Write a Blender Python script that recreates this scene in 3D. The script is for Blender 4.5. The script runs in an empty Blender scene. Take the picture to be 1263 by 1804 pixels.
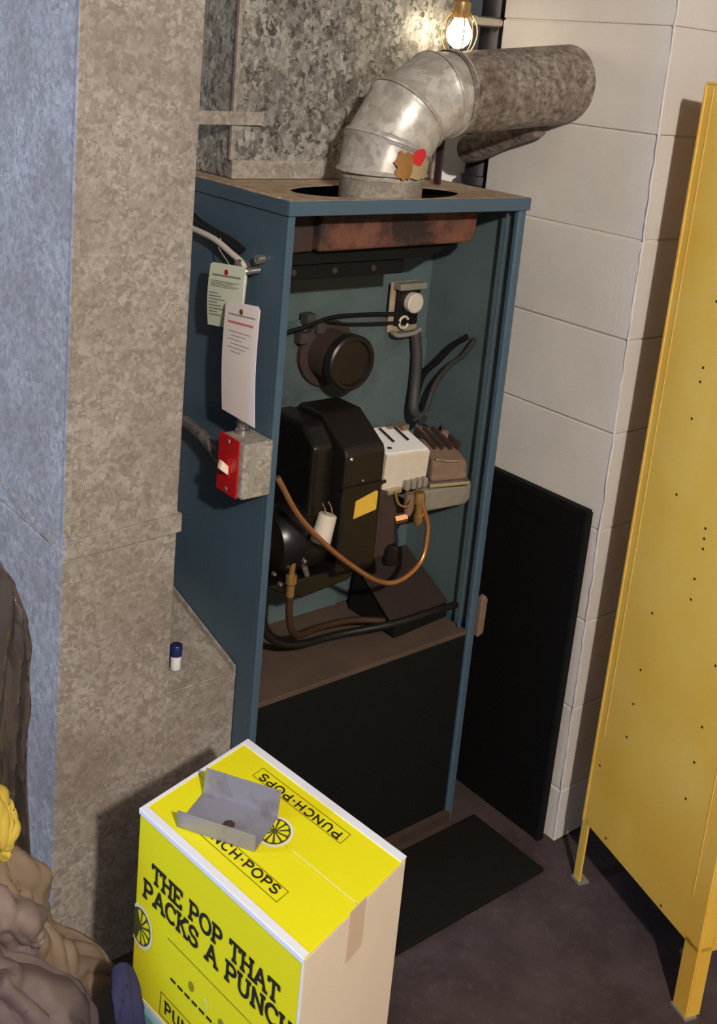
import bpy, math, random
import numpy as np
from mathutils import Matrix, Vector, noise
random.seed(7)
scene = bpy.context.scene
C = scene.collection

# ------------------------------------------------------------------ camera
FPX, PX, PY = 2000.6, 623.35, 571.66                # focal length and principal point in px of 1263x1804
CAM = Vector((-1.06235, -1.43039, 1.58406))
YAW, PITCH, ROLL = 0.704133, 0.233523, 0.0902
def cam_rows():
    ca, sa, cb, sb, cc, sc = math.cos(YAW), math.sin(YAW), math.cos(PITCH), math.sin(PITCH), math.cos(ROLL), math.sin(ROLL)
    Rz = Matrix(((ca, -sa, 0), (sa, ca, 0), (0, 0, 1)))
    Rx = Matrix(((1, 0, 0), (0, cb, -sb), (0, sb, cb)))
    Rr = Matrix(((cc, -sc, 0), (sc, cc, 0), (0, 0, 1)))
    base = Matrix(((1, 0, 0), (0, 0, -1), (0, 1, 0)))
    return Rr @ Rx @ base @ Rz
RM = cam_rows()
cd = bpy.data.cameras.new('camera'); cam = bpy.data.objects.new('camera', cd); C.objects.link(cam)
r0, r1, r2 = RM[0], RM[1], RM[2]
cam.matrix_world = Matrix(((r0[0], -r1[0], -r2[0], CAM.x), (r0[1], -r1[1], -r2[1], CAM.y), (r0[2], -r1[2], -r2[2], CAM.z), (0, 0, 0, 1)))
cd.sensor_fit = 'VERTICAL'; cd.sensor_height = 36.0; cd.lens = FPX / 1804 * 36.0
cd.shift_x = (631.5 - PX) / 1804; cd.shift_y = -(902 - PY) / 1804
cd.clip_start = 0.02
scene.camera = cam
def at(u, v, ax, val):                              # photo pixel -> point on a world plane
    d = RM.transposed() @ Vector(((u - PX) / FPX, (v - PY) / FPX, 1))
    return CAM + d * ((val - CAM[ax]) / d[ax])

# ------------------------------------------------------------------ world, lights, exposure
w = bpy.data.worlds.new('world'); scene.world = w; w.use_nodes = True
bg = w.node_tree.nodes['Background']; bg.inputs[0].default_value = (0.80, 0.84, 1.0, 1); bg.inputs[1].default_value = 0.19
def light(name, kind, loc, energy, col, size=0.1, target=None, size_y=None):
    l = bpy.data.lights.new(name, kind); l.energy = energy; l.color = col
    o = bpy.data.objects.new(name, l); C.objects.link(o); o.location = loc
    if kind == 'AREA':
        l.size = size
        if size_y: l.shape = 'RECTANGLE'; l.size_y = size_y
    else: l.shadow_soft_size = size
    if target is not None: o.rotation_euler = (Vector(target) - Vector(loc)).to_track_quat('-Z', 'Y').to_euler()
    return o
light('ceiling_lamp_offscreen', 'POINT', (-1.08, -2.45, 2.32), 268, (1.0, 0.92, 0.84), 0.045)
light('window_left_offscreen', 'AREA', (-2.6, 0.75, 1.55), 50, (0.32, 0.53, 1.0), 0.7, (-0.34, 0.2, 0.95), 1.0)
vs = scene.view_settings
vs.view_transform = 'Standard'; vs.look = 'None'; vs.gamma = 1.0; vs.use_curve_mapping = False; vs.exposure = 0.0

# ------------------------------------------------------------------ materials
def lin(c):
    c = c / 255.0
    return c / 12.92 if c <= 0.04045 else ((c + 0.055) / 1.055) ** 2.4
def rgb(r, g, b): return (lin(r), lin(g), lin(b), 1)
def mul(c, k): return (min(c[0]*k, 1), min(c[1]*k, 1), min(c[2]*k, 1), 1)
class NT:
    def __init__(s, name):
        s.m = bpy.data.materials.new(name); s.m.use_nodes = True; s.t = s.m.node_tree
        s.b = s.t.nodes['Principled BSDF']; s.tc = s.t.nodes.new('ShaderNodeTexCoord')
    def n(s, kind, **kw):
        nd = s.t.nodes.new(kind)
        for k, v in kw.items():
            if hasattr(nd, k): setattr(nd, k, v)
            else: nd.inputs[k].default_value = v
        return nd
    def l(s, a, b): s.t.links.new(a, b)
    def noise(s, scale, detail=4, rough=0.55, stretch=None, dist=0.0):
        nd = s.n('ShaderNodeTexNoise'); nd.inputs['Scale'].default_value = scale; nd.inputs['Detail'].default_value = detail
        nd.inputs['Roughness'].default_value = rough; nd.inputs['Distortion'].default_value = dist
        mp = s.n('ShaderNodeMapping'); mp.inputs['Scale'].default_value = stretch or (1, 1, 1)
        s.l(s.tc.outputs['Object'], mp.inputs[0]); s.l(mp.outputs[0], nd.inputs['Vector'])
        return nd.outputs['Fac']
    def voro(s, scale, stretch=None, feature='F1'):
        nd = s.n('ShaderNodeTexVoronoi', feature=feature); nd.inputs['Scale'].default_value = scale
        mp = s.n('ShaderNodeMapping'); mp.inputs['Scale'].default_value = stretch or (1, 1, 1)
        s.l(s.tc.outputs['Object'], mp.inputs[0]); s.l(mp.outputs[0], nd.inputs['Vector'])
        return nd
    def ramp(s, fac, stops):
        nd = s.n('ShaderNodeValToRGB'); e = nd.color_ramp.elements
        while len(e) < len(stops): e.new(0.5)
        for i, (p, c) in enumerate(stops): e[i].position = p; e[i].color = c
        s.l(fac, nd.inputs[0]); return nd.outputs[0]
    def mix(s, fac, a, b, mode='MIX'):
        nd = s.n('ShaderNodeMix', data_type='RGBA', blend_type=mode)
        for sock, v in ((nd.inputs[0], fac), (nd.inputs[6], a), (nd.inputs[7], b)):
            if isinstance(v, (int, float)): sock.default_value = v
            elif isinstance(v, tuple): sock.default_value = v
            else: s.l(v, sock)
        return nd.outputs[2]
    def bump(s, h, strength=0.3, dist=0.002):
        nd = s.n('ShaderNodeBump'); nd.inputs['Strength'].default_value = strength; nd.inputs['Distance'].default_value = dist
        s.l(h, nd.inputs['Height']); s.l(nd.outputs[0], s.b.inputs['Normal'])
    def col(s, c):
        if isinstance(c, tuple): s.b.inputs['Base Color'].default_value = c
        else: s.l(c, s.b.inputs['Base Color'])
    def pbr(s, rough=0.5, metal=0.0, spec=0.5):
        if isinstance(rough, (int, float)): s.b.inputs['Roughness'].default_value = rough
        else: s.l(rough, s.b.inputs['Roughness'])
        s.b.inputs['Metallic'].default_value = metal; s.b.inputs['Specular IOR Level'].default_value = spec
        return s.m
BL, WH = (0, 0, 0, 1), (1, 1, 1, 1)
def plain(name, c, rough=0.5, metal=0.0, var=0.12, scale=30, bump=0.0, spec=0.5):
    t = NT(name); f = t.noise(scale)
    t.col(t.mix(f, mul(c, 1 - var), mul(c, 1 + var)))
    if bump: t.bump(t.noise(scale * 4), bump, 0.001)
    return t.pbr(rough, metal, spec)
def galv(name, lo, hi, scale=55, rough=0.45, metal=0.35, dirt=None, dirt_amt=0.5, stretch=(1, 1, 1), bump=0.15):
    t = NT(name)
    v = t.voro(scale, stretch, 'SMOOTH_F1'); v.inputs['Smoothness'].default_value = 0.35
    nz = t.n('ShaderNodeTexNoise'); nz.inputs['Scale'].default_value = scale * .8; nz.inputs['Detail'].default_value = 3
    mp = v.inputs['Vector'].links[0].from_node; t.l(t.tc.outputs['Object'], nz.inputs['Vector'])
    ad = t.n('ShaderNodeMix', data_type='RGBA', blend_type='LINEAR_LIGHT'); ad.inputs[0].default_value = 0.02
    t.l(mp.outputs[0], ad.inputs[6]); t.l(nz.outputs['Color'], ad.inputs[7]); t.l(ad.outputs[2], v.inputs['Vector'])
    sep = t.n('ShaderNodeSeparateColor'); t.l(v.outputs['Color'], sep.inputs[0])
    n1 = t.noise(scale * 1.0, 6, 0.75, stretch); n2 = t.noise(5, 4, 0.6)
    m = t.n('ShaderNodeMix', data_type='FLOAT'); m.inputs[0].default_value = 0.66; t.l(sep.outputs[0], m.inputs[2]); t.l(n1, m.inputs[3])
    c = t.ramp(m.outputs[0], [(0.30, lo), (0.50, tuple((a * .55 + b * .45) for a, b in zip(lo, hi))), (0.72, hi)])
    if dirt:
        c = t.mix(t.ramp(n2, [(0.42, BL), (0.68, (dirt_amt,) * 3 + (1,))]), c, dirt)
    t.col(c); t.bump(n1, bump, 0.001)
    t.b.inputs['Roughness'].default_value = rough
    return t.pbr(t.ramp(n1, [(0.3, (rough - .06,) * 3 + (1,)), (.7, (rough + .1,) * 3 + (1,))]), metal)
M = {}
M['galv_front'] = galv('galvanised_duct', rgb(138, 128, 116), rgb(190, 182, 170), 110, 0.55, 0.15, rgb(128, 112, 100), 0.55)
M['galv_plenum'] = galv('galvanised_plenum', rgb(74, 72, 66), rgb(202, 198, 186), 95, 0.4, 0.3, rgb(92, 84, 74), 0.4, (1, 1, 0.75))


M['galv_tan'] = galv('galvanised_dusty', rgb(150, 128, 104), rgb(186, 164, 138), 60, 0.75, 0.05)
M['elbow'] = galv('elbow_sheet', rgb(168, 161, 150), rgb(216, 211, 202), 60, 0.36, 0.25, rgb(140, 124, 108), 0.4)
def m_flue():
    t = NT('aged_flue_pipe'); a = t.noise(9, 6, 0.7); b = t.noise(70, 4, 0.7)
    c = t.mix(t.ramp(b, [(0.34, BL), (0.66, WH)]), rgb(84, 74, 66), rgb(170, 158, 146))
    c = t.mix(t.ramp(a, [(0.45, BL), (0.66, (.85,) * 3 + (1,))]), c, rgb(92, 74, 64))
    t.col(c); t.bump(b, 0.25, 0.001); return t.pbr(0.6, 0.25)
M['flue'] = m_flue()
def m_steel():
    t = NT('bare_steel'); a = t.noise(26, 5, 0.6); b = t.noise(300, 2)
    c = t.mix(t.ramp(a, [(0.52, BL), (0.75, (.7,) * 3 + (1,))]), rgb(158, 154, 158), rgb(112, 98, 90))
    t.col(c); t.bump(b, 0.05, 0.0004); return t.pbr(0.34, 0.35)
def m_paint(name, c, dirt, amt, rough=0.45, scale=6):
    t = NT(name); a = t.noise(scale, 6, 0.65); b = t.noise(160, 2)
    k = t.mix(t.ramp(a, [(0.46, BL), (0.78, (amt,) * 3 + (1,))]), c, dirt)
    t.col(k); t.bump(b, 0.06, 0.0006); return t.pbr(rough, 0.0, 0.4)
M['blue'] = m_paint('blue_furnace_paint', rgb(72, 94, 109), rgb(58, 76, 89), 0.5)

M['teal'] = m_paint('teal_inner_paint', rgb(90, 105, 105), rgb(66, 74, 72), 0.6)
M['teal_grime'] = m_paint('grimy_teal_inner_paint', rgb(90, 105, 105), rgb(34, 31, 28), 1.0, 0.6, 5.0)

M['black'] = plain('black_enamel', rgb(22, 19, 18), 0.32, 0, 0.2, 20)
M['black_matt'] = plain('black_matt_panel', rgb(17, 18, 17), 0.7, 0, 0.25, 25, 0.05, 0.2)
M['housing'] = plain('brown_black_enamel', rgb(27, 21, 18), 0.4, 0, 0.25, 60, 0.05)
M['door_black'] = plain('leaning_panel_black', rgb(14, 13, 13), 0.6, 0, 0.2, 25, 0.0, 0.25)
def m_rust():
    t = NT('rusty_steel'); a = t.noise(11, 6, 0.7); b = t.noise(60, 4)
    c = t.mix(b, rgb(88, 54, 42), rgb(128, 82, 64))
    c = t.mix(t.ramp(a, [(0.44, BL), (0.62, WH)]), c, rgb(40, 28, 24))
    t.col(c); t.bump(b, 0.3, 0.001); return t.pbr(0.8)
M['rust'] = m_rust()
M['rust_dark'] = plain('dark_rust', rgb(58, 42, 36), 0.8, 0, 0.35, 30, 0.2)
M['pedestal_brown'] = plain('pedestal_brown', rgb(44, 31, 27), 0.85, 0, 0.35, 16, 0.2)
M['shelf'] = plain('rusty_shelf', rgb(84, 66, 54), 0.85, 0, 0.35, 16, 0.2)
def m_wall(name, a, b):
    t = NT(name); n1 = t.noise(120, 5, 0.7); n2 = t.noise(4, 4); n3 = t.noise(30, 3)
    t.col(t.mix(t.ramp(n2, [(0.35, BL), (0.7, WH)]), a, b))
    md = t.n('ShaderNodeMath', operation='ADD'); t.l(n1, md.inputs[0]); t.l(n3, md.inputs[1])
    t.bump(md.outputs[0], 0.35, 0.002); return t.pbr(0.7, 0, 0.3)
M['wall'] = m_wall('white_block_paint', rgb(214, 206, 197), rgb(226, 219, 210))

def m_floor():
    t = NT('dark_concrete_floor'); a = t.noise(6, 6, 0.65); b = t.noise(40, 5, 0.7); c = t.noise(150, 2)
    k = t.mix(t.ramp(a, [(0.35, BL), (0.7, WH)]), rgb(58, 46, 46), rgb(84, 72, 72))
    k = t.mix(t.ramp(b, [(0.55, BL), (0.8, (.5,) * 3 + (1,))]), k, rgb(112, 100, 98))
    t.col(k); t.bump(c, 0.3, 0.001); return t.pbr(0.75, 0, 0.3)
M['floor'] = m_floor()
M['ceiling'] = plain('ceiling_board', rgb(150, 140, 130), 0.9)
M['mat'] = plain('dark_rubber_mat', rgb(25, 23, 19), 0.9, 0, 0.3, 120, 0.5, 0.15)
def m_yellow():
    t = NT('mustard_locker_paint'); a = t.noise(5, 5, 0.6); b = t.noise(220, 2)
    t.col(t.mix(t.ramp(a, [(0.3, BL), (0.75, WH)]), rgb(240, 186, 66), rgb(250, 206, 98)))
    t.bump(b, 0.12, 0.0006); return t.pbr(0.42, 0, 0.5)
M['yellow'] = m_yellow()

#
M['hole'] = plain('dark_hole', rgb(36, 22, 10), 0.9)
M['print_yellow'] = plain('lemon_print', rgb(243, 231, 12), 0.55, 0, 0.03, 4)
M['white_card'] = plain('white_card', rgb(240, 238, 236), 0.6, 0, 0.03, 30)
M['beige_card'] = plain('beige_card', rgb(232, 212, 184), 0.7, 0, 0.05, 18)
M['tape'] = plain('tan_tape', rgb(218, 192, 160), 0.35, 0, 0.05, 18)
M['ink'] = plain('black_ink', rgb(30, 28, 20), 0.6, 0, 0.1)
M['ink_soft'] = plain('faded_ink', rgb(150, 138, 20), 0.6, 0, 0.1)
M['citrus'] = plain('citrus_rind_print', rgb(70, 74, 30), 0.6, 0, 0.3, 90)
M['cream'] = plain('cream_print', rgb(236, 232, 190), 0.6, 0, 0.05)
M['steel'] = m_steel()
M['white_tag'] = plain('pinkish_white_tag', rgb(246, 232, 226), 0.7, 0, 0.04, 20)
M['green_tag'] = plain('pale_green_tag', rgb(232, 240, 214), 0.7, 0, 0.05, 20)
M['ink_grey'] = plain('grey_print', rgb(150, 146, 134), 0.7)
M['ink_red'] = plain('red_print', rgb(206, 120, 104), 0.7)
M['red'] = plain('red_enamel', rgb(186, 28, 30), 0.3, 0, 0.08)
M['toggle'] = plain('ivory_toggle', rgb(244, 226, 196), 0.4)
M['wire_white'] = plain('white_cable', rgb(206, 196, 184), 0.5, 0, 0.12, 60)
M['wire_black'] = plain('black_wire', rgb(20, 18, 18), 0.45)
M['wire_grey'] = plain('grey_dusty_wire', rgb(62, 60, 56), 0.6)
M['conduit'] = galv('flexible_conduit', rgb(112, 104, 98), rgb(168, 156, 148), 90, 0.4, 0.6)
M['copper'] = plain('copper_tube', rgb(196, 138, 92), 0.3, 0.75, 0.2, 40)
M['brass'] = plain('brass_fitting', rgb(196, 156, 96), 0.3, 0.75, 0.2, 60)
M['chrome'] = plain('bright_metal', rgb(200, 192, 182), 0.22, 0.85, 0.1)
M['ctrl'] = plain('dusty_white_control', rgb(214, 202, 184), 0.5, 0, 0.12, 70, 0.1)
M['ctrl_grey'] = plain('dusty_grey_casting', rgb(146, 140, 126), 0.6, 0.2, 0.25, 60, 0.15)
M['dust_brown'] = plain('dust_brown_case', rgb(122, 98, 82), 0.8, 0, 0.35, 60, 0.2)
M['label_yellow'] = plain('mustard_label', rgb(224, 180, 66), 0.5, 0, 0.2, 90)
M['hose_brown'] = plain('brown_hose', rgb(62, 42, 28), 0.5)
M['navy'] = plain('navy_plastic', rgb(34, 42, 96), 0.35)
M['navy_cloth'] = plain('navy_cloth', rgb(44, 44, 84), 0.9, 0, 0.2, 60, 0.2)
M['orange_stain'] = plain('brown_burn_stain', rgb(150, 104, 50), 0.6, 0.1, 0.3, 60)
M['red_stain'] = plain('red_sticker', rgb(206, 40, 44), 0.5, 0, 0.1)
M['tan_patch'] = plain('tan_scorch', rgb(178, 158, 122), 0.5, 0.2, 0.15, 60)
M['taupe'] = plain('taupe_nylon', rgb(132, 114, 110), 0.5, 0, 0.15, 14, 0.08)
M['tan_cloth'] = plain('tan_cloth', rgb(134, 114, 94), 0.85, 0, 0.15, 20, 0.2)
M['plum_cloth'] = plain('mauve_nylon', rgb(112, 97, 98), 0.38, 0, 0.15, 14, 0.08)

M['yellow_cloth'] = plain('yellow_cloth', rgb(212, 182, 74), 0.8, 0, 0.1, 20, 0.15)
M['tote'] = plain('pale_teal_plastic', rgb(126, 172, 176), 0.4)
M['bulb_socket'] = plain('brass_socket', rgb(176, 140, 90), 0.35, 0.6)

M['dark_pipe'] = plain('dark_iron_pipe', rgb(62, 58, 60), 0.5, 0.4, 0.2)
M['plum_strap'] = plain('dark_plum_strap', rgb(56, 36, 42), 0.6)
def m_plastic():
    t = NT('garment_bag_film'); a = t.noise(7, 5, 0.6)
    t.col(t.mix(a, rgb(62, 55, 52), rgb(84, 74, 70)))
    t.bump(t.noise(30, 3, 0.5, (1, 1, 0.25), 0.8), 0.9, 0.009)
    t.b.inputs['Coat Weight'].default_value = 0.8; t.b.inputs['Coat Roughness'].default_value = 0.05
    return t.pbr(0.2, 0, 0.8)
M['bag'] = m_plastic()
def m_bulb():
    t = NT('lit_bulb_glass'); t.b.inputs['Emission Color'].default_value = (1, .86, .62, 1); t.b.inputs['Emission Strength'].default_value = 14
    t.col((1, .95, .85, 1)); return t.pbr(0.3)
M['bulb'] = m_bulb()

# ------------------------------------------------------------------ mesh builder
class MB:
    def __init__(s): s.v = []; s.f = []; s.mi = []; s.cur = 0
    def add(s, vs, fs):
        o = len(s.v); s.v += [tuple(p) for p in vs]
        for f in fs: s.f.append([i + o for i in f]); s.mi.append(s.cur)
        return s
    def mat(s, i): s.cur = i; return s
    def hexa(s, p):                                   # p0-3 bottom ccw from above, p4-7 top
        return s.add(p, [(3, 2, 1, 0), (4, 5, 6, 7), (0, 1, 5, 4), (1, 2, 6, 5), (2, 3, 7, 6), (3, 0, 4, 7)])
    def box(s, a, b):
        (x0, y0, z0), (x1, y1, z1) = a, b
        return s.hexa([(x0, y0, z0), (x1, y0, z0), (x1, y1, z0), (x0, y1, z0), (x0, y0, z1), (x1, y0, z1), (x1, y1, z1), (x0, y1, z1)])
    def obox(s, c, ex, ey, ez):                       # centre and three half-axis vectors
        c, ex, ey, ez = map(Vector, (c, ex, ey, ez))
        return s.hexa([c - ex - ey - ez, c + ex - ey - ez, c + ex + ey - ez, c - ex + ey - ez, c - ex - ey + ez, c + ex - ey + ez, c + ex + ey + ez, c - ex + ey + ez])
    def prism(s, poly, ext):                          # polygon swept by a vector
        n = len(poly); P = [Vector(p) for p in poly]; e = Vector(ext)
        return s.add(P + [p + e for p in P], [tuple(range(n - 1, -1, -1)), tuple(range(n, 2 * n))] + [(i, (i + 1) % n, n + (i + 1) % n, n + i) for i in range(n)])
    def rings(s, rr, close0=True, close1=True):
        n = len(rr[0]); vs = [p for r in rr for p in r]; fs = []
        for k in range(len(rr) - 1):
            for i in range(n):
                j = (i + 1) % n; fs.append((k * n + i, k * n + j, (k + 1) * n + j, (k + 1) * n + i))
        if close0: fs.append(tuple(range(n - 1, -1, -1)))
        if close1: fs.append(tuple(range((len(rr) - 1) * n, len(rr) * n)))
        return s.add(vs, fs)
    def turned(s, p0, axis, prof, n=24, up=None, c0=True, c1=True):   # prof: (distance along axis, radius)
        p0 = Vector(p0); a = Vector(axis).normalized(); u = Vector(up) if up else (Vector((0, 0, 1)) if abs(a.z) < .9 else Vector((1, 0, 0)))
        e1 = a.cross(u).normalized(); e2 = a.cross(e1)
        rr = [[p0 + a * d + (e1 * math.cos(2 * math.pi * i / n) + e2 * math.sin(2 * math.pi * i / n)) * r for i in range(n)] for d, r in prof]
        return s.rings([r[::-1] for r in rr], c0, c1)
    def cyl(s, p0, p1, r, n=20, r1=None):
        p0, p1 = Vector(p0), Vector(p1)
        return s.turned(p0, p1 - p0, [(0, r), ((p1 - p0).length, r if r1 is None else r1)], n)
    def tube(s, pts, r, n=8, sub=8):
        P = spline(pts, sub); rr = []; e1 = None
        for i, p in enumerate(P):
            t = (P[min(i + 1, len(P) - 1)] - P[max(i - 1, 0)]).normalized()
            if e1 is None: e1 = t.cross(Vector((0, 0, 1)) if abs(t.z) < .9 else Vector((1, 0, 0))).normalized()
            e1 = (e1 - t * e1.dot(t)).normalized(); e2 = t.cross(e1)
            rr.append([p + (e1 * math.cos(2 * math.pi * k / n) + e2 * math.sin(2 * math.pi * k / n)) * r for k in range(n)])
        return s.rings(rr)
    def build(s, name, mats, parent=None, smooth=None, bevel=0.0, seg=2, solid=0.0):
        me = bpy.data.meshes.new(name)
        off = Vector((0, 0, 0)); p = parent
        while p is not None: off += p.location; p = p.parent
        me.from_pydata([tuple(Vector(q) - off) for q in s.v], [], s.f); me.update()
        for m in (mats if isinstance(mats, (list, tuple)) else [mats]): me.materials.append(M[m] if isinstance(m, str) else m)
        for i, pl in enumerate(me.polygons): pl.material_index = s.mi[i]
        o = bpy.data.objects.new(name, me); C.objects.link(o)
        if parent: o.parent = parent
        if smooth is not None:
            me.shade_smooth(); me.set_sharp_from_angle(angle=math.radians(smooth))
        if solid:
            md = o.modifiers.new('thickness', 'SOLIDIFY'); md.thickness = solid
        if bevel:
            md = o.modifiers.new('bevel', 'BEVEL'); md.width = bevel; md.segments = seg; md.limit_method = 'ANGLE'
        return o
def spline(pts, sub=8):
    P = [Vector(p) for p in pts]
    if len(P) < 3: return P
    out = []
    for i in range(len(P) - 1):
        a = P[i - 1] if i else P[0] * 2 - P[1]; b = P[i]; c = P[i + 1]; d = P[i + 2] if i + 2 < len(P) else P[-1] * 2 - P[-2]
        for k in range(sub):
            t = k / sub
            out.append(0.5 * ((2 * b) + (c - a) * t + (2 * a - 5 * b + 4 * c - d) * t * t + (3 * b - a - 3 * c + d) * t ** 3))
    return out + [P[-1]]
def thing(name, label, cat, loc=(0, 0, 0), group=None):
    o = bpy.data.objects.new(name, None); C.objects.link(o); o.location = loc; o.empty_display_size = 0.05
    return tag(o, label, cat, group)
def tag(o, label, cat, group=None):
    o['label'] = label; o['category'] = cat
    if group: o['group'] = group
    return o
def struct(o): o['kind'] = 'structure'; return o
def B(a, b, name, mat, parent=None, bevel=0.0, **k): return MB().box(a, b).build(name, mat, parent, bevel=bevel, **k)

# ------------------------------------------------------------------ the room
struct(B((-3.2, -3.6, -0.1), (2.6, 1.3, 0), 'floor', 'floor'))
struct(B((-3.2, -3.6, 2.42), (2.6, 1.3, 2.5), 'ceiling', 'ceiling'))
CX, CY0, CY1 = 0.695, -0.167, 0.25                  # the chimney's left face and its two corners
course = [-.08, .122, .315, .512, .71, .912, 1.10, 1.292, 1.487, 1.68, 1.87, 2.06, 2.25, 2.44]
ch = struct(MB().box((CX + .004, CY0 + .004, 0), (CX + .40, CY1, 2.42)).build('wall_chimney', 'wall'))
ch['label'] = 'white painted concrete block chimney beside the furnace'
rnd = random.Random(3)
for i in range(len(course) - 1):
    z0 = max(course[i] + .0014, 0.001); z1 = min(course[i + 1] - .0014, 2.419)
    dx = rnd.uniform(-.0012, .0012)
    MB().box((CX + dx, CY0 + dx, z0), (CX + .402, CY1 + .002, z1)).build('block', 'wall', ch, bevel=.0026, seg=2)
# paint bead down the corner
pts = [(CX + .001 + rnd.uniform(-.0014, .0010), CY0 + .001 + rnd.uniform(-.001, .001), z) for z in np.arange(.01, 2.41, .022)]
MB().tube(pts, .0026, 6, 2).build('paint_bead', 'wall', ch, smooth=60)
bk = struct(MB().box((-3.2, 1.16, 0), (2.6, 1.28, 2.42)).build('wall_back', 'wall'))
for i in range(len(course) - 1):
    z0 = max(course[i] + .003, 0.001); z1 = min(course[i + 1] - .003, 2.419); x = -1.2 + (.2 if i % 2 else 0)
    while x < 2.4:
        MB().box((x, 1.155, z0), (x + .394, 1.17, z1)).build('block', 'wall', bk, bevel=.003, seg=1); x += .40

# ------------------------------------------------------------------ furnace
W, H, D = 0.555, 1.35, 0.74
fur = thing('furnace', 'tall blue steel furnace cabinet with its front panel off', 'furnace', (W / 2, D / 2, 0))
MB().box((0, .012, 0), (.0025, D, H - .022)).build('side_panel', 'blue', fur, bevel=.001)
MB().box((W - .0025, .012, 0), (W, D, H - .022)).build('side_panel', 'blue', fur, bevel=.001)
MB().box((.0026, .0125, .46), (.0036, .236, H - .025)).build('side_liner', 'teal', fur)
MB().box((W - .0036, .0125, .46), (W - .0026, .236, H - .025)).build('side_liner', 'teal', fur)
MB().box((0, D - .003, 0), (W, D, H - .022)).build('back_sheet', 'blue', fur)
# front stiles: folded channel, outer rounded nose
MB().prism([(0, .012, 0), (0, .003, 0), (.003, 0, 0), (.012, 0, 0), (.014, .003, 0), (.014, .03, 0), (.0125, .03, 0), (.0125, .012, 0)], (0, 0, H - .022)).build('stile', 'blue', fur, smooth=40)
MB().prism([(W, .012, 0), (W, .004, 0), (W - .004, 0, 0), (W - .016, 0, 0), (W - .02, .004, 0), (W - .02, .012, 0)][::-1], (0, 0, H - .022)).build('stile', 'blue', fur, smooth=40)
MB().box((W - .034, .018, .46), (W - .030, .022, H - .03)).build('stile_return', 'blue', fur)
# lid: plate with an oblong hole round the flue, folded rim
def plate_hole(x0, x1, y0, y1, cx, cy, ax, ay, z, th, n=56):
    an = sorted([2 * math.pi * i / n for i in range(n)] + [math.atan2(y - cy, x - cx) % (2 * math.pi) for x in (x0, x1) for y in (y0, y1)])
    mb = MB(); rr = []
    inn, out = [], []
    for a in an:
        c, s_ = math.cos(a), math.sin(a)
        inn.append((cx + ax * c, cy + ay * s_))
        t = min([(x1 - cx) / c if c > 1e-9 else (x0 - cx) / c if c < -1e-9 else 9, (y1 - cy) / s_ if s_ > 1e-9 else (y0 - cy) / s_ if s_ < -1e-9 else 9])
        out.append((cx + c * t, cy + s_ * t))
    rr = [[(x, y, z) for x, y in out], [(x, y, z) for x, y in inn], [(x, y, z - th) for x, y in inn], [(x, y, z - th) for x, y in out]]
    rr.append(rr[0]); mb.rings(rr, False, False)
    return mb
plate_hole(0.001, W - .001, 0.004, D, .258, .092, .182, .083, H, .0015).build('top_plate', 'galv_tan', fur)
MB().box((-.003, -.004, H - .024), (W + .003, 0.0, H)).build('lid_rim', 'blue', fur, bevel=.0015)
MB().box((-.003, 0, H - .024), (-.0002, D, H)).build('lid_rim', 'blue', fur, bevel=.001)
MB().box((W + .0002, 0, H - .024), (W + .003, D, H)).build('lid_rim', 'blue', fur, bevel=.001)
MB().tube([(0, .03, H), (0, .2, H + .001), (0, .5, H), (0, D - .01, H)], .0035, 6).build('lid_bead', 'galv_tan', fur, smooth=60)
# inner vestibule
MB().box((.004, .236, 1.02), (W - .004, .24, H - .03)).build('inner_panel', 'teal', fur)
fp = MB().box((.004, .222, .462), (.508, .2355, 1.085)).build('access_panel', 'teal_grime', fur, bevel=.003)
MB().box((.004, .2215, 1.085), (.51, .2225, 1.088)).build('panel_seam', 'teal_grime', fp)
MB().box((.004, .222, .462), (.36, .2214, .60)).build('splash_panel', 'teal', fur)
MB().box((.51, .229, .462), (W - .004, .2355, 1.02)).build('gap_liner', 'teal', fur)
MB().box((.0145, .004, .448), (W - .021, .236, .458)).build('burner_shelf', 'shelf', fur, bevel=.001)
lp = MB().box((.0145, .006, .03), (W - .021, .012, .447)).build('lower_panel', 'black_matt', fur, bevel=.002)
MB().prism([(.0145, -.004, 0), (.0145, -.016, 0), (.0145, -.016, .008), (.0145, -.006, .012), (.0145, -.006, .03), (.0145, .006, .034), (.0145, .006, 0)], (W - .03, 0, 0)).build('base_sill', 'rust_dark', fur)
# rusty heat exchanger collar behind the lid
hx = MB()
hx.prism([(.112, .06, 1.252), (.473, .06, 1.256), (.486, .06, 1.268), (.488, .06, 1.322), (.112, .06, 1.318)][::-1], (0, .17, 0))
hxo = hx.build('flue_collector', 'rust', fur, bevel=.006)
MB().prism([(.03, .075, 1.248), (.112, .075, 1.250), (.112, .075, 1.322), (.03, .075, 1.322)][::-1], (0, .15, 0)).build('collector_end', 'rust_dark', hxo, bevel=.005)
MB().prism([(.03, .09, 1.226), (.40, .09, 1.226), (.455, .09, 1.250), (.03, .09, 1.246)][::-1], (0, .14, 0)).build('collector_skirt', 'black_matt', hxo)
MB().box((.02, .10, 1.196), (.345, .225, 1.225)).build('collector_flange', 'black_matt', hxo, bevel=.002)
for x in (.09, .18, .27): MB().turned((x, .10, 1.21), (0, -1, 0), [(0, .006), (.004, .006), (.005, .003)], 8).build('bolt', 'rust_dark', hxo)
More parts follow.
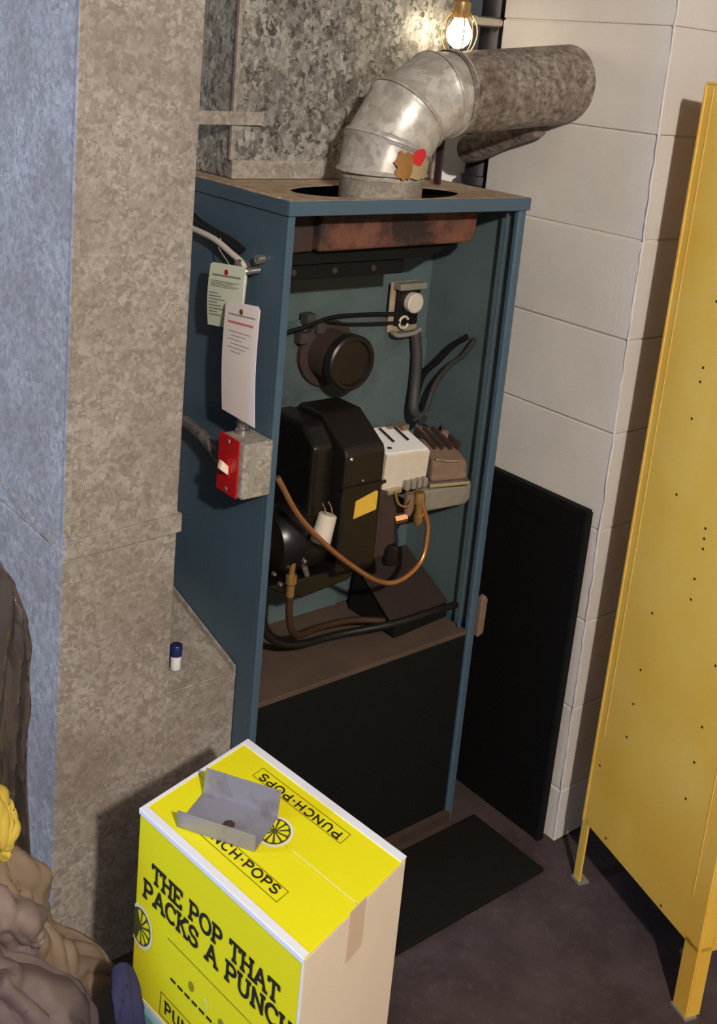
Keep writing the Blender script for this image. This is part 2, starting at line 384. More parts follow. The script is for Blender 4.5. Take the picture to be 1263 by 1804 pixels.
# round inspection port on a stub
pt = MB().turned((.272, .222, 1.02), (0, -1, 0), [(0, .066), (.012, .066), (.014, .05), (.07, .05)], 32, c0=False).build('inspection_port', 'rust_dark', fur, smooth=30)
MB().turned((.272, .153, 1.02), (0, -1, 0), [(0, .054), (.018, .054), (.021, .050), (.021, .045), (.015, .042)], 32).build('port_cap', 'housing', pt, smooth=30)
for a in (0.3, 1.9, 3.4): MB().box((.225 + .02 * math.cos(a) - .01, .20, 1.055 + .03 * math.sin(a)), (.235 + .02 * math.cos(a), .221, 1.075 + .03 * math.sin(a))).build('clip', 'wire_grey', pt)
# small latch block on the right stile
MB().prism([(W + .004, -.004, .438), (W + .02, -.004, .444), (W + .022, -.004, .52), (W + .014, -.004, .53), (W + .004, -.004, .524)][::-1], (0, .012, 0)).build('latch_block', 'dust_brown', fur, bevel=.002)
# limit control: open frame with round dial and looped wire
lc = thing('limit_control', 'fan limit switch with round pale dial on furnace inner panel', 'switch', (.47, .218, 1.09))
P = [(.423, .1), (.5, .1), (.508, 0), (.505, -.042), (.495, -.05), (.436, -.05), (.425, -.042)]
MB().box((.425, .214, 1.045), (.505, .2215, 1.15)).build('base_plate', 'galv_tan', lc, bevel=.004)
MB().box((.435, .206, 1.06), (.497, .214, 1.138)).build('case', 'black', lc, bevel=.004)
MB().turned((.475, .206, 1.108), (0, -1, 0), [(0, .021), (.012, .021), (.014, .018)], 24).build('dial', 'ctrl', lc, smooth=30)
MB().box((.428, .19, 1.136), (.5, .214, 1.15)).build('cover_lip', 'ctrl_grey', lc, bevel=.003)
MB().tube([(.455 + .012 * math.cos(a), .202, 1.068 + .012 * math.sin(a)) for a in np.arange(.5, 6.2, .5)], .003, 6, 3).build('wire_loop', 'ctrl', lc, smooth=60)
MB().tube([(.425, .2, 1.05), (.44, .198, 1.043), (.48, .198, 1.044), (.5, .2, 1.05)], .005, 8).build('lower_bail', 'ctrl_grey', lc, smooth=60)

# wires inside the cabinet, each its own
def wire(name, label, pts, r, mat, cat='wire', group=None): return tag(MB().tube(pts, r, 8, 8).build(name, mat, smooth=60), label, cat, group)
wire('thermostat_wire', 'upper thin black wire from limit switch across inner panel', [(.44, .20, 1.088), (.36, .205, 1.092), (.27, .20, 1.095), (.2, .19, 1.085), (.1, .18, 1.07), (.03, .15, 1.045)], .0035, 'wire_black')
wire('thermostat_wire', 'lower thin black wire from limit switch above port cap', [(.44, .20, 1.07), (.36, .206, 1.072), (.3, .203, 1.078), (.25, .198, 1.088)], .003, 'wire_black')
wire('flexible_conduit', 'grey flexible conduit hanging below the limit switch', [(.492, .205, 1.045), (.500, .2, .99), (.498, .195, .93), (.487, .18, .885), (.487, .15, .872)], .011, 'wire_grey', 'conduit')
wire('sensor_cable', 'black cable looping up the inner right side wall', [(.512, .205, .88), (.516, .195, .95), (.526, .165, .99), (.534, .135, 1.03), (.540, .105, 1.055)], .0065, 'wire_black')
wire('sensor_cable', 'dusty grey cable beside the black one on inner side wall', [(.515, .175, .88), (.525, .165, .94), (.534, .14, .985), (.541, .11, 1.015), (.5435, .085, 1.055)], .0055, 'wire_grey')
wire('lead_wire', 'short thin wire springing out of brown transformer case', [(.49, .1, .85), (.492, .1, .885), (.47, .12, .9), (.45, .14, .88)], .002, 'wire_grey')

# ------------------------------------------------------------------ burner
bu = thing('gas_burner', 'black conversion burner with yellow label bolted inside furnace', 'burner', (.24, .12, .60))
hs = MB().prism([(.18, .02, .66), (.18, .035, .645), (.18, .19, .645), (.18, .2, .70), (.18, .2, .90), (.18, .17, .945), (.18, .10, .945), (.18, .025, .897), (.18, .02, .885)], (.094, 0, 0)).build('housing', 'housing', bu, bevel=.006, seg=3)
MB().prism([(.209, .0195, .763), (.262, .0195, .772), (.263, .0195, .807), (.258, .0195, .810), (.211, .0195, .797)][::-1], (0, -.001, 0)).build('label_plate', 'label_yellow', hs)
MB().box((.176, .0155, .822), (.278, .02, .828)).build('seam_strip', 'black', hs)
MB().turned((.19, .019, .882), (0, -1, 0), [(0, .004), (.003, .004), (.005, .002)], 10).build('screw', 'chrome', hs, smooth=40)
MB().turned((.222, .019, .836), (0, -1, 0), [(0, .003), (.003, .002)], 8).build('screw', 'chrome', hs)
MB().prism([(.13, .05, .70), (.13, .05, .90), (.13, .09, .935), (.13, .19, .935), (.13, .19, .70)], (.05, 0, 0)).build('blower_scroll', 'black', bu, bevel=.01, seg=3)
mo = MB().turned((.175, .09, .72), (-1, 0, 0), [(0, .06), (.012, .064), (.09, .064), (.105, .055), (.115, .03), (.125, .03)], 28).build('motor', 'black', bu, smooth=35)
MB().turned((.135, .018, .735), (.25, 0, 1), [(0, .019), (.05, .017), (.052, .015)], 16).build('capacitor', 'ctrl', mo, smooth=35)
for dx in (-.006, .008): MB().tube([(.148 + dx, .016, .787), (.142 + dx, .014, .8), (.135 + dx, .014, .812)], .0012, 5, 4).build('capacitor_lead', 'chrome', mo)
MB().prism([(.04, .04, .66), (.26, .04, .655), (.23, .04, .628), (.12, .04, .618), (.07, .04, .64)][::-1], (0, .12, 0)).build('motor_cradle', 'black', bu, bevel=.004)
MB().turned((.09, .035, .655), (0, 0, 1), [(-.022, .008), (0, .008), (.004, .011), (.018, .011), (.02, .006), (.042, .006), (.044, .004)], 12).build('hose_fitting', 'brass', bu, smooth=35)
MB().turned((.125, .035, .665), (-.4, 0, 1), [(0, .005), (.018, .006), (.02, .003)], 10).build('bleed_screw', 'chrome', bu, smooth=35)
for x, z in ((.045, .69), (.06, .667), (.11, .70)): MB().turned((x, .03, z), (0, -1, 0), [(0, .004), (.006, .003)], 8).build('screw', 'chrome', bu)
MB().box((.275, .03, .66), (.33, .16, .80)).build('valve_bracket', 'rust_dark', bu, bevel=.008)
MB().box((.33, .07, .69), (.44, .16, .74)).build('air_tube', 'rust_dark', bu, bevel=.012)
MB().turned((.32, .03, .665), (0, 0, 1), [(-.02, .014), (.0, .016), (.014, .016), (.02, .008)], 14).build('knob', 'black', bu, smooth=35)
# white primary control with slotted lid
pc = thing('primary_control', 'dusty white ignition control box beside the black burner housing', 'control box', (.345, .08, .80))
bx = MB().hexa([(.288, .035, .798), (.398, .035, .79), (.402, .105, .79), (.29, .105, .798), (.288, .03, .868), (.398, .03, .862), (.396, .108, .885), (.284, .108, .893)]).build('case', 'ctrl', pc, bevel=.002)
lid = MB().hexa([(.286, .032, .869), (.394, .032, .863), (.392, .108, .886), (.282, .108, .894), (.286, .032, .872), (.394, .032, .866), (.392, .108, .889), (.282, .108, .897)]).build('lid', 'white_card', pc, bevel=.001)
for i, x in enumerate((.325, .362)):
    MB().obox((x, .078, .8885 - i * .002), (.0022, 0, 0), (0, .022, .0064), (0, -.0002, .0008)).build('slot', 'black', lid)
MB().turned((.305, .045, .876), (0, 0, 1), [(0, .005), (.0015, .004)], 10).build('screw', 'rust_dark', lid)
MB().turned((.352, .1, .893), (0, 0, 1), [(0, .008), (.003, .007)], 10).build('terminal', 'dust_brown', lid)
MB().box((.372, .085, .888), (.388, .105, .898)).build('terminal', 'dust_brown', lid)
for i in range(4):
    MB().box((.338 + i * .015, .022, .792), (.348 + i * .015, .036, .81)).build('terminal_lug', 'ctrl_grey', bx, bevel=.002)
MB().box((.292, .024, .789), (.33, .038, .80)).build('terminal_bar', 'chrome', bx, bevel=.003)
MB().tube([(.31, .024, .796), (.312, .012, .775), (.33, .008, .768), (.345, .014, .775)], .0025, 6).build('jumper_wire', 'brass', bx, smooth=60)
# transformer
tr = thing('ignition_transformer', 'dust-brown ignition transformer with bright steel edge inside furnace', 'transformer', (.48, .09, .74))
ang = -.25; ca, sa = math.cos(ang), math.sin(ang)
def T2(x, y, z): return (.478 + ca * x - sa * y, .085 + sa * x + ca * y, z)
MB().hexa([T2(-.042, -.05, .785), T2(.042, -.05, .785), T2(.042, .05, .805), T2(-.042, .05, .805), T2(-.04, -.046, .832), T2(.04, -.046, .822), T2(.03, .05, .86), T2(-.034, .05, .87)]).build('case', 'dust_brown', tr, bevel=.006)
MB().prism([T2(-.047, -.056, .775), T2(.046, -.056, .775), T2(.046, .05, .795), T2(-.047, .05, .795)], (0, 0, .008)).build('steel_tray', 'chrome', tr, bevel=.002)
MB().tube([T2(-.036, -.047, .832), T2(.0, -.048, .826), T2(.02, -.047, .825)], .003, 6).build('edge_strip', 'chrome', tr, smooth=60)
for k in (-.03, -.012, .008, .026): MB().obox(T2(k, .01, .853), (.004, 0, 0), (0, .03, .01), (0, -.002, .006)).build('fin', 'rust_dark', tr)
MB().turned(T2(.018, .02, .85), (0, 0, 1), [(0, .012), (.012, .011), (.016, .006)], 14).build('terminal_post', 'dust_brown', tr, smooth=35)
vv = thing('gas_valve', 'grey cast gas valve below the dust-brown transformer', 'valve', (.5, .1, .70))
MB().prism([(.40, .04, .728), (.525, .04, .722), (.538, .04, .735), (.54, .04, .765), (.40, .04, .775)][::-1], (0, .12, 0)).build('body', 'ctrl_grey', vv, bevel=.006)
MB().turned((.372, .02, .775), (.05, .0, -1), [(-.01, .01), (0, .012), (.012, .012), (.014, .008), (.035, .008), (.037, .01), (.05, .01), (.06, .005)], 12).build('compression_fitting', 'brass', vv, smooth=35)
MB().turned((.35, .025, .785), (.02, 0, -1), [(0, .009), (.03, .011), (.045, .006)], 12).build('elbow_fitting', 'dust_brown', vv, smooth=35)
MB().turned((.338, .03, .735), (1, -.4, .2), [(-.012, .009), (.012, .009)], 6).build('hex_nut', 'copper', vv)
# copper line and hoses
tag(MB().tube([(.014, -.002, .886), (.024, -.004, .869), (.06, -.008, .811), (.115, -.01, .752), (.185, -.012, .692), (.259, -.012, .641), (.317, -.010, .629), (.372, -.004, .655), (.388, .004, .711), (.382, .012, .745), (.376, .018, .765)], .0052, 10, 8).build('pilot_tube', 'copper', smooth=60), 'bent copper pilot tube looping across the burner front', 'tube')
wire('gas_hose', 'black rubber hose looping along the rusty burner shelf', [(.05, .06, .70), (.045, .06, .63), (.06, .062, .56), (.10, .065, .522), (.16, .07, .502), (.25, .08, .490), (.36, .045, .50), (.45, .036, .505), (.53, .04, .50)], .0075, 'wire_black', 'hose')
wire('oil_hose', 'brown hose curving down from the burner brass fitting', [(.09, .035, .645), (.092, .036, .60), (.105, .042, .56), (.14, .06, .53), (.21, .09, .512), (.30, .10, .498), (.37, .08, .488)], .0068, 'hose_brown', 'hose')
wire('burner_lead', 'thin dark lead sagging beneath the burner motor', [(.20, .10, .64), (.23, .12, .61), (.28, .14, .60), (.34, .13, .63)], .003, 'wire_black')
pd = thing('burner_pedestal', 'dark rusty steel pedestal under burner on furnace shelf', 'pedestal', (.45, .12, .459))
MB().hexa([(.375, .052, .459), (.535, .066, .459), (.535, .2, .459), (.375, .2, .459), (.375, .052, .485), (.535, .066, .487), (.52, .2, .56), (.385, .2, .555)]).build('body', 'black_matt', pd, bevel=.003)
MB().hexa([(.37, .06, .49), (.535, .07, .492), (.525, .2, .566), (.38, .2, .562), (.37, .06, .494), (.535, .07, .496), (.525, .2, .57), (.38, .2, .566)]).build('sloped_top', 'pedestal_brown', pd)

# ------------------------------------------------------------------ flue
RP, RB = .0752, .142
fc = Vector((.262, .09, 0)); zb = 1.385
fl = thing('flue_pipe', 'galvanised flue elbow and stained pipe from furnace to chimney', 'flue pipe', (fc.x, fc.y, H))
def ring(c, t, r, n=40):
    t = Vector(t).normalized(); e2 = Vector((0, 1, 0)); e1 = e2.cross(t).normalized()
    return [c + e1 * r * math.cos(2 * math.pi * i / n) + e2 * r * math.sin(2 * math.pi * i / n) for i in range(n)]
cl = MB(); cl.rings([ring(Vector((fc.x, fc.y, z)), (0, 0, 1), r) for z, r in ((1.335, RP - .001), (1.372, RP - .001), (1.376, RP + .001), (1.380, RP - .001), (1.386, RP - .002))], False, False)
cl.build('collar', 'galv_front', fl, smooth=30)
def axis(a): return Vector((fc.x + RB - RB * math.cos(a), fc.y, zb + RB * math.sin(a))), Vector((math.sin(a), 0, math.cos(a)))
# gores: straight conical pieces between mitre planes
mit = [0, math.radians(19), math.radians(46), math.radians(75), math.radians(90)]
prev = None
def mitre(a, r, n=40):                                # ellipse of the pipe cut by the mitre plane at angle a of the bend
    c, t = axis(a); e1 = Vector((math.cos(a), 0, -math.sin(a))); e2 = Vector((0, 1, 0))
    return [c + e1 * r * 1.02 * math.cos(2 * math.pi * i / n) + e2 * r * math.sin(2 * math.pi * i / n) for i in range(n)]
for g in range(4):
    a0, a1 = mit[g], mit[g + 1]; m = MB()
    rr = []
    for f, dr in ((0, .0035), (.03, .0042), (.09, .0025), (.12, 0), (.88, 0), (.93, .0025), (.98, .0035), (1, .001)):
        A, Bq = mitre(a0, RP + dr + .0006 * (4 - g)), mitre(a1, RP + dr + .0006 * (4 - g))
        rr.append([p.lerp(q, f) for p, q in zip(A, Bq)])
    m.rings(rr, False, False).build('elbow_gore', 'elbow', fl, smooth=35)
e0 = Vector((fc.x + RB, fc.y, zb + RB)); e1p = Vector((CX + .01, .068, 1.562))
dirp = (e1p - e0).normalized()
hp = MB(); L_ = (e1p - e0).length
def ring2(c, t, r, n=40):
    t = Vector(t).normalized(); e1 = t.cross(Vector((0, 0, 1))).normalized(); e2 = e1.cross(t)
    return [c + e1 * r * math.cos(2 * math.pi * i / n) + e2 * r * math.sin(2 * math.pi * i / n) for i in range(n)]
hp.rings([ring2(e0 + dirp * d, dirp, r)[::-1] for d, r in ((-.004, RP + .004), (.006, RP + .0042), (.010, RP + .001), (.02, RP - .0015), (.06, RP), (L_, RP + .001))], False, False)
hpo = hp.build('horizontal_pipe', 'flue', fl, smooth=35)
def cyl_patch(c, t, r, a0, a1, d0, d1, n=10, wob=0.0):
    m = MB(); vs = []; nn = 9
    t = Vector(t).normalized(); e2 = Vector((0, 1, 0)); e1 = e2.cross(t).normalized()
    for j in range(nn):
        for i in range(n):
            u, v = i / (n - 1), j / (nn - 1)
            # squash the square into a rounded blob
            x, y = 2 * u - 1, 2 * v - 1; x2, y2 = x * math.sqrt(1 - y * y / 2), y * math.sqrt(1 - x * x / 2)
            k = 1 + wob * noise.noise(Vector((x * 2, y * 2, d0 * 50)))
            a = (a0 + a1) / 2 + (a1 - a0) / 2 * x2 * k; d = (d0 + d1) / 2 + (d1 - d0) / 2 * y2 * k
            vs.append(c + e1 * r * math.cos(a) + e2 * r * math.sin(a) + t * d)
    return m.add(vs, [(j * n + i, j * n + i + 1, (j + 1) * n + i + 1, (j + 1) * n + i) for j in range(nn - 1) for i in range(n - 1)])
# scorch marks on the first gore, facing the room
FB = Vector((fc.x, fc.y, 1.36))
def ang_of(u, v):
    return None
rs = RP + .0085
cyl_patch(FB, (0, 0, 1), rs - .002, -1.80, -1.02, .022, .068, wob=.25).build('scorch_patch', 'tan_patch', fl, smooth=80)
cyl_patch(FB, (0, 0, 1), rs - .0012, -2.02, -1.60, .022, .070, wob=.5).build('burn_stain', 'orange_stain', fl, smooth=80)
cyl_patch(FB, (0, 0, 1), rs - .0006, -1.62, -1.24, .048, .076, wob=.3).build('red_sticker', 'red_stain', fl, smooth=80)

# smaller second flue slanting into the chimney behind the main pipe
tag(MB().tube([(.664, .285, 1.408), (.662, .25, 1.418), (.662, .18, 1.452), (.664, .10, 1.482)], .029, 20, 6).build('branch_flue', 'flue', smooth=50), 'small stained branch flue slanting up under the main pipe', 'flue pipe')
tag(MB().turned((.735, .31, 1.2), (0, 0, 1), [(0, .034), (.13, .034), (.132, .042), (.15, .042), (.152, .034), (.52, .034), (.522, .042), (.55, .042), (.552, .034), (1.2, .034)], 20).build('vent_stack', 'dark_pipe', smooth=35), 'dark iron vent stack rising behind the chimney corner', 'pipe')
wh = thing('water_heater', 'white water heater standing behind the furnace', 'water heater', (.84, .575, 0))
MB().turned((.84, .575, 0.03), (0, 0, 1), [(0, .195), (.004, .2), (1.39, .2), (1.40, .195)], 40).build('jacket', 'white_card', wh, smooth=30)
MB().turned((.84, .575, 1.43), (0, 0, 1), [(0, .196), (.006, .19), (.012, .06)], 40).build('top_cap', 'galv_front', wh, smooth=30)
MB().turned((.84, .575, 0), (0, 0, 1), [(0, .19), (.03, .19)], 24).build('base_ring', 'black_matt', wh)
tag(MB().box((.475, .165, 1.3515), (.481, .18, 1.50)).build('hanger_strap', 'plum_strap'), 'dark strap hanging down behind the main flue pipe', 'strap')
wire('drop_wire', 'thin dark wire dropping behind flue onto furnace lid', [(.44, .2, 1.46), (.442, .2, 1.42), (.438, .198, 1.39), (.44, .195, 1.353)], .004, 'wire_black')

# ------------------------------------------------------------------ plenum above, duct at the side
pl = thing('supply_plenum', 'spangled galvanised plenum standing on the furnace top', 'plenum', (.3, .5, H))
MB().box((.052, .25, H + .001), (.548, D - .01, 2.418)).build('sheet_body', 'galv_plenum', pl, bevel=.002)
MB().box((.050, .2455, H + .001), (.550, .251, H + .034)).build('bottom_flange', 'galv_front', pl, bevel=.001)
MB().box((.046, .2475, H + .034), (.054, .256, 2.418)).build('corner_seam', 'galv_front', pl, bevel=.001)

du = thing('return_duct', 'tall galvanised return duct standing left of the furnace', 'duct', (-.24, .30, 0))
X0, X1, Y0, Y1 = -.338, -.140, .057, .52
def duct_sec(x0, x1, y0, y1, z0, z1, name):
    m = MB(); m.hexa([(x0, y0, z0), (x1, y0, z0), (x1, y1, z0), (x0, y1, z0), (x0, y0, z1), (x1, y0, z1), (x1, y1, z1), (x0, y1, z1)])
    return m.build(name, 'galv_front', du, bevel=.0015)
duct_sec(X0, X1, Y0, Y1, .80, 2.418, 'upper_section')
duct_sec(X0 - .003, X1, Y0 - .001, Y1, 0.0, .80, 'lower_section')
# slip joint band, sloping slightly
MB().hexa([(X0 - .001, Y0 - .006, .792), (X1 + .006, Y0 - .006, .798), (X1 + .006, Y0 + .01, .798), (X0 - .001, Y0 + .01, .792), (X0 - .001, Y0 - .006, .822), (X1 + .006, Y0 - .006, .830), (X1 + .006, Y0 + .01, .830), (X0 - .001, Y0 + .01, .822)]).build('slip_joint', 'galv_front', du, bevel=.001)
MB().hexa([(X0 - .0035, Y0, .797), (X0 + .004, Y0, .797), (X0 + .004, Y1, .86), (X0 - .0035, Y1, .86), (X0 - .0035, Y0, .802), (X0 + .004, Y0, .802), (X0 + .004, Y1, .866), (X0 - .0035, Y1, .866)]).build('side_joint', 'galv_front', du)
MB().box((X0 - .004, Y0 - .005, .83), (X0 + .008, Y0 + .002, 2.418)).build('corner_seam', 'galv_front', du, bevel=.001)
# boot that joins duct to cabinet
MB().hexa([(X1 - .001, Y0 - .001, 0), (-.001, Y0 - .001, 0), (-.001, .48, 0), (X1 - .001, .48, 0), (X1 - .001, Y0 - .001, .50), (-.001, Y0 - .001, .498), (-.001, .48, .606), (X1 - .001, .48, .606)]).build('boot', 'galv_front', du, bevel=.002)

MB().box((X1 + .001, Y0 - .0035, .492), (-.003, Y0 - .0005, .4985)).build('boot_hem', 'galv_front', du)
MB().hexa([(-.006, Y0, .499), (-.0015, Y0, .499), (-.0015, .48, .607), (-.006, .48, .607), (-.006, Y0, .511), (-.0015, Y0, .511), (-.0015, .48, .619), (-.006, .48, .619)]).build('boot_flange', 'galv_front', du)
tag(MB().obox((-.02, .245, 1.456), (.125, -.004, .002), (0, .0015, 0), (0, 0, .0115)).build('hanger_strip', 'galv_front'), 'galvanised strip bridging the duct and the plenum', 'strip')
MB().box((X1 + .0005, Y0 + .03, .90), (X1 + .011, Y0 + .034, 2.418)).build('corner_flange', 'galv_tan', du)

# small bottle on the boot
bt = thing('small_bottle', 'tiny white bottle with navy cap standing on duct boot', 'bottle', (-.1, .1, .512))
zt = .5135
MB().turned((-.1, .1, zt), (0, 0, 1), [(0, .0088), (.001, .0095), (.024, .0095), (.026, .008)], 18).build('body', 'white_card', bt, smooth=35)
MB().turned((-.1, .1, zt + .026), (0, 0, 1), [(0, .0108), (.018, .0108), (.02, .0095)], 18).build('cap', 'navy', bt, smooth=35)

# ------------------------------------------------------------------ emergency switch, cables, tags on the left side
sw = thing('emergency_switch', 'galvanised switch box with red plate on furnace side', 'switch', (0, .05, .80))
sbo = MB().box((-.058, -.005, .858), (-.0005, .066, .955)).build('box', 'galv_front', sw, bevel=.004)
MB().box((-.046, -.0058, .861), (-.036, -.004, .952)).build('side_seam', 'ink_grey', sbo)
rp = MB().box((-.061, .008, .856), (-.0578, .068, .957)).build('cover_plate', 'red', sw, bevel=.0022)
MB().box((-.0625, .030, .886), (-.0605, .046, .921)).build('switch_slot', 'red', rp)
MB().hexa([(-.062, .031, .890), (-.061, .045, .890), (-.061, .045, .906), (-.062, .031, .906), (-.078, .032, .903), (-.0775, .044, .903), (-.074, .044, .918), (-.074, .032, .918)]).build('toggle', 'toggle', rp, bevel=.002)
for z in (.865, .948): MB().turned((-.061, .038, z), (-1, 0, 0), [(0, .004), (.0015, .003)], 10).build('screw', 'chrome', rp)
MB().turned((-.03, .045, .955), (0, 0, 1), [(0, .013), (.008, .013), (.010, .010), (.02, .010)], 14).build('cable_connector', 'chrome', sw, smooth=35)
# white cable comes from behind the duct, over a clip and down to the box
tag(MB().tube([(-.012, .44, 1.25), (-.014, .32, 1.262), (-.016, .2, 1.258), (-.018, .13, 1.243), (-.02, .092, 1.232), (-.024, .080, 1.215), (-.028, .076, 1.18), (-.03, .078, 1.12), (-.031, .075, 1.05), (-.03, .06, 1.0), (-.03, .046, .972)], .0055, 10, 8).build('power_cable', 'wire_white', smooth=60), 'white power cable running along furnace side to red switch', 'cable')
tag(MB().tube([(-.006, .44, 1.31), (-.008, .34, 1.305), (-.010, .24, 1.276), (-.008, .15, 1.262), (-.008, .11, 1.252)], .005, 8, 8).build('black_cable', 'wire_black', smooth=60), 'black cable running above the white power cable', 'cable')
cp = thing('cable_clip', 'metal cable clip with bolt holding cables on furnace side', 'clip', (-.012, .085, 1.235))
MB().tube([(-.001, .10, 1.228), (-.025, .096, 1.234), (-.03, .086, 1.228), (-.025, .074, 1.224), (-.001, .07, 1.226)], .006, 8, 6).build('strap', 'chrome', cp, smooth=60)
MB().turned((-.001, .062, 1.246), (-1, 0, 0), [(0, .008), (.012, .008), (.014, .005)], 10).build('bolt', 'chrome', cp, smooth=40)
tag(MB().tube([(-.02, .34, .905), (-.022, .24, .915), (-.025, .16, .905), (-.028, .10, .885), (-.03, .067, .876)], .0105, 12, 8).build('armoured_conduit', 'conduit', smooth=60), 'flexible metal conduit entering the red switch from behind duct', 'conduit')
# service tags: quads given by photo corners on a plane just off the furnace side
def tag_card(name, label, x, corners, mat, lines, eye, eyemat, string):
    t = thing(name, label, 'tag', tuple(at(*corners[3], 0, x)))
    c = [at(u, v, 0, x) for u, v in corners]          # tl, tr, br, bl
    def pt(a, b, off=0.0):
        p = c[0].lerp(c[1], a).lerp(c[3].lerp(c[2], a), b); bow = .004 * math.sin(math.pi * b)
        return p + Vector((-off - bow, 0, 0))
    m = MB(); nb = 10
    A = [.0, .07, .5, .93, 1.0]
    vs = []; 
    for j in range(nb + 1):
        for a in A:
            b = j / nb
            if j == 0 and a in (0.0, 1.0): b = .03
            vs.append(pt(a, b))
    k = len(A)
    m.add(vs, [(j * k + i, j * k + i + 1, (j + 1) * k + i + 1, (j + 1) * k + i) for j in range(nb) for i in range(k - 1)])
    card = m.build('card', mat, t, solid=.0008)
    for (b, a0, a1, h, mt) in lines:
        MB().add([pt(a0, b, .0012), pt(a1, b, .0012), pt(a1, b + h, .0012), pt(a0, b + h, .0012)], [(0, 1, 2, 3)]).build('printed_line', mt, card)
    e = pt(.5, eye, .0015)
    MB().turned(e, (-1, 0, 0), [(0, .0048), (.001, .0045), (.0012, .002)], 14).build('eyelet', eyemat, t)
    MB().tube([e, e + Vector((.004, 0, .012)), Vector(string[0]), Vector(string[1])], .0009, 5, 5).build('string', 'wire_white', t)
    return t
tl = [(.17, .1, .9, .03, 'ink_grey')] + [(.27 + i * .022, .08, .88 - .1 * (i % 3), .010, 'ink_grey') for i in range(5)] + [(.46 + i * .05, .05, .3 + .1 * (i % 3), .018, 'ink_grey') for i in range(8)]
tag_card('service_tag', 'short pale green service tag with red eyelet on furnace side', -.037, [(372.5, 461), (434, 471), (430, 583), (366.5, 571)], 'green_tag', tl, .12, 'red', [(-.02, .165, 1.245), (-.018, .165, 1.262)])
tl = [(.10, .12, .9, .012, 'ink_grey'), (.165, .12, .86, .018, 'ink_red')] + [(.25 + i * .035, .15 + .1 * (i % 2), .8 - .12 * (i % 3), .006, 'ink_grey') for i in range(6)]
tag_card('service_tag', 'long pinkish white inspection tag with brass eyelet above red switch', -.048, [(399, 529), (459.5, 541), (449, 754), (391.5, 720)], 'white_tag', tl, .07, 'brass', [(-.036, .08, 1.14), (-.031, .08, 1.16)])

# ------------------------------------------------------------------ black panel leaning on the chimney, mat, locker
lpn = thing('access_door', 'black furnace door leaning against white chimney', 'panel', (.68, .1, 0))
def lean(y, z, off): return (.676 + .010 * z / .75 - off, y, z)
def lean_box(y0, y1, z0, z1, o0, o1):
    return MB().hexa([lean(y0, z0, o1), lean(y0, z0, o0), lean(y1, z0, o0), lean(y1, z0, o1), lean(y0, z1, o1), lean(y0, z1, o0), lean(y1, z1, o0), lean(y1, z1, o1)])
lean_box(-.142, .38, .002, .744, 0, .012).build('sheet', 'door_black', lpn, bevel=.002)
lean_box(-.146, .384, .735, .75, -.004, .013).build('top_rim', 'black_matt', lpn, bevel=.002)
lean_box(-.148, -.138, .0, .745, -.006, .013).build('edge_rim', 'black_matt', lpn, bevel=.002)
lean_box(-.12, .36, .69, .697, .0121, .0135).build('crease', 'black', lpn)
mt = MB().box((-.02, -.218, .0005), (.606, -.0165, .009)).build('floor_mat', 'mat', bevel=.003)
tag(mt, 'dark rubber mat lying in front of the furnace', 'mat')

bk_, fr_ = Vector((.6465, -.260, 0)), Vector((.534, -.608, 0))
dv = (fr_ - bk_).normalized(); wv = Vector((-dv.y, dv.x, 0)); 
LD = (fr_ - bk_).length; LW = .38; LZ0, LZ1 = .135, 1.585; TI = .014    # slight lean of the locker
lk = thing('metal_locker', 'mustard yellow steel locker on legs beside the chimney', 'locker', tuple(bk_))
def lp_(d, s, z): return bk_ + dv * d + wv * (s + TI * z) + Vector((0, 0, z))
def lbox(d0, d1, s0, s1, z0, z1):
    return MB().hexa([lp_(d1, s0, z0), lp_(d1, s1, z0), lp_(d0, s1, z0), lp_(d0, s0, z0), lp_(d1, s0, z1), lp_(d1, s1, z1), lp_(d0, s1, z1), lp_(d0, s0, z1)])
sd = lbox(0, LD, 0, .004, LZ0, LZ1).build('side_panel', 'yellow', lk, bevel=.0015)
lbox(0, LD, LW - .004, LW, LZ0, LZ1).build('side_panel', 'yellow', lk, bevel=.0015)
lbox(0, .004, .004, LW - .004, LZ0, LZ1).build('back_panel', 'yellow', lk)
lbox(0, LD, 0, LW, LZ1, LZ1 + .006).build('top', 'yellow', lk, bevel=.002)
lbox(.004, LD - .002, .004, LW - .004, LZ0, LZ0 + .006).build('bottom', 'yellow', lk)
lbox(LD - .018, LD, .0045, .03, LZ0, LZ1).build('front_frame', 'yellow', lk, bevel=.002)
dr = lbox(LD - .014, LD - .002, .032, LW - .01, LZ0 + .03, LZ1 - .02).build('door', 'yellow', lk, bevel=.002)
lbox(LD - .006, LD, .03, LW - .005, LZ0, LZ0 + .028).build('front_frame', 'yellow', lk)
for k in range(5): lbox(LD - .002, LD + .001, .12, .26, 1.3 + k * .03, 1.308 + k * .03).build('louvre', 'yellow', dr)
lbox(LD - .002, LD + .016, LW - .06, LW - .04, .85, .96).build('handle', 'chrome', dr, bevel=.003)
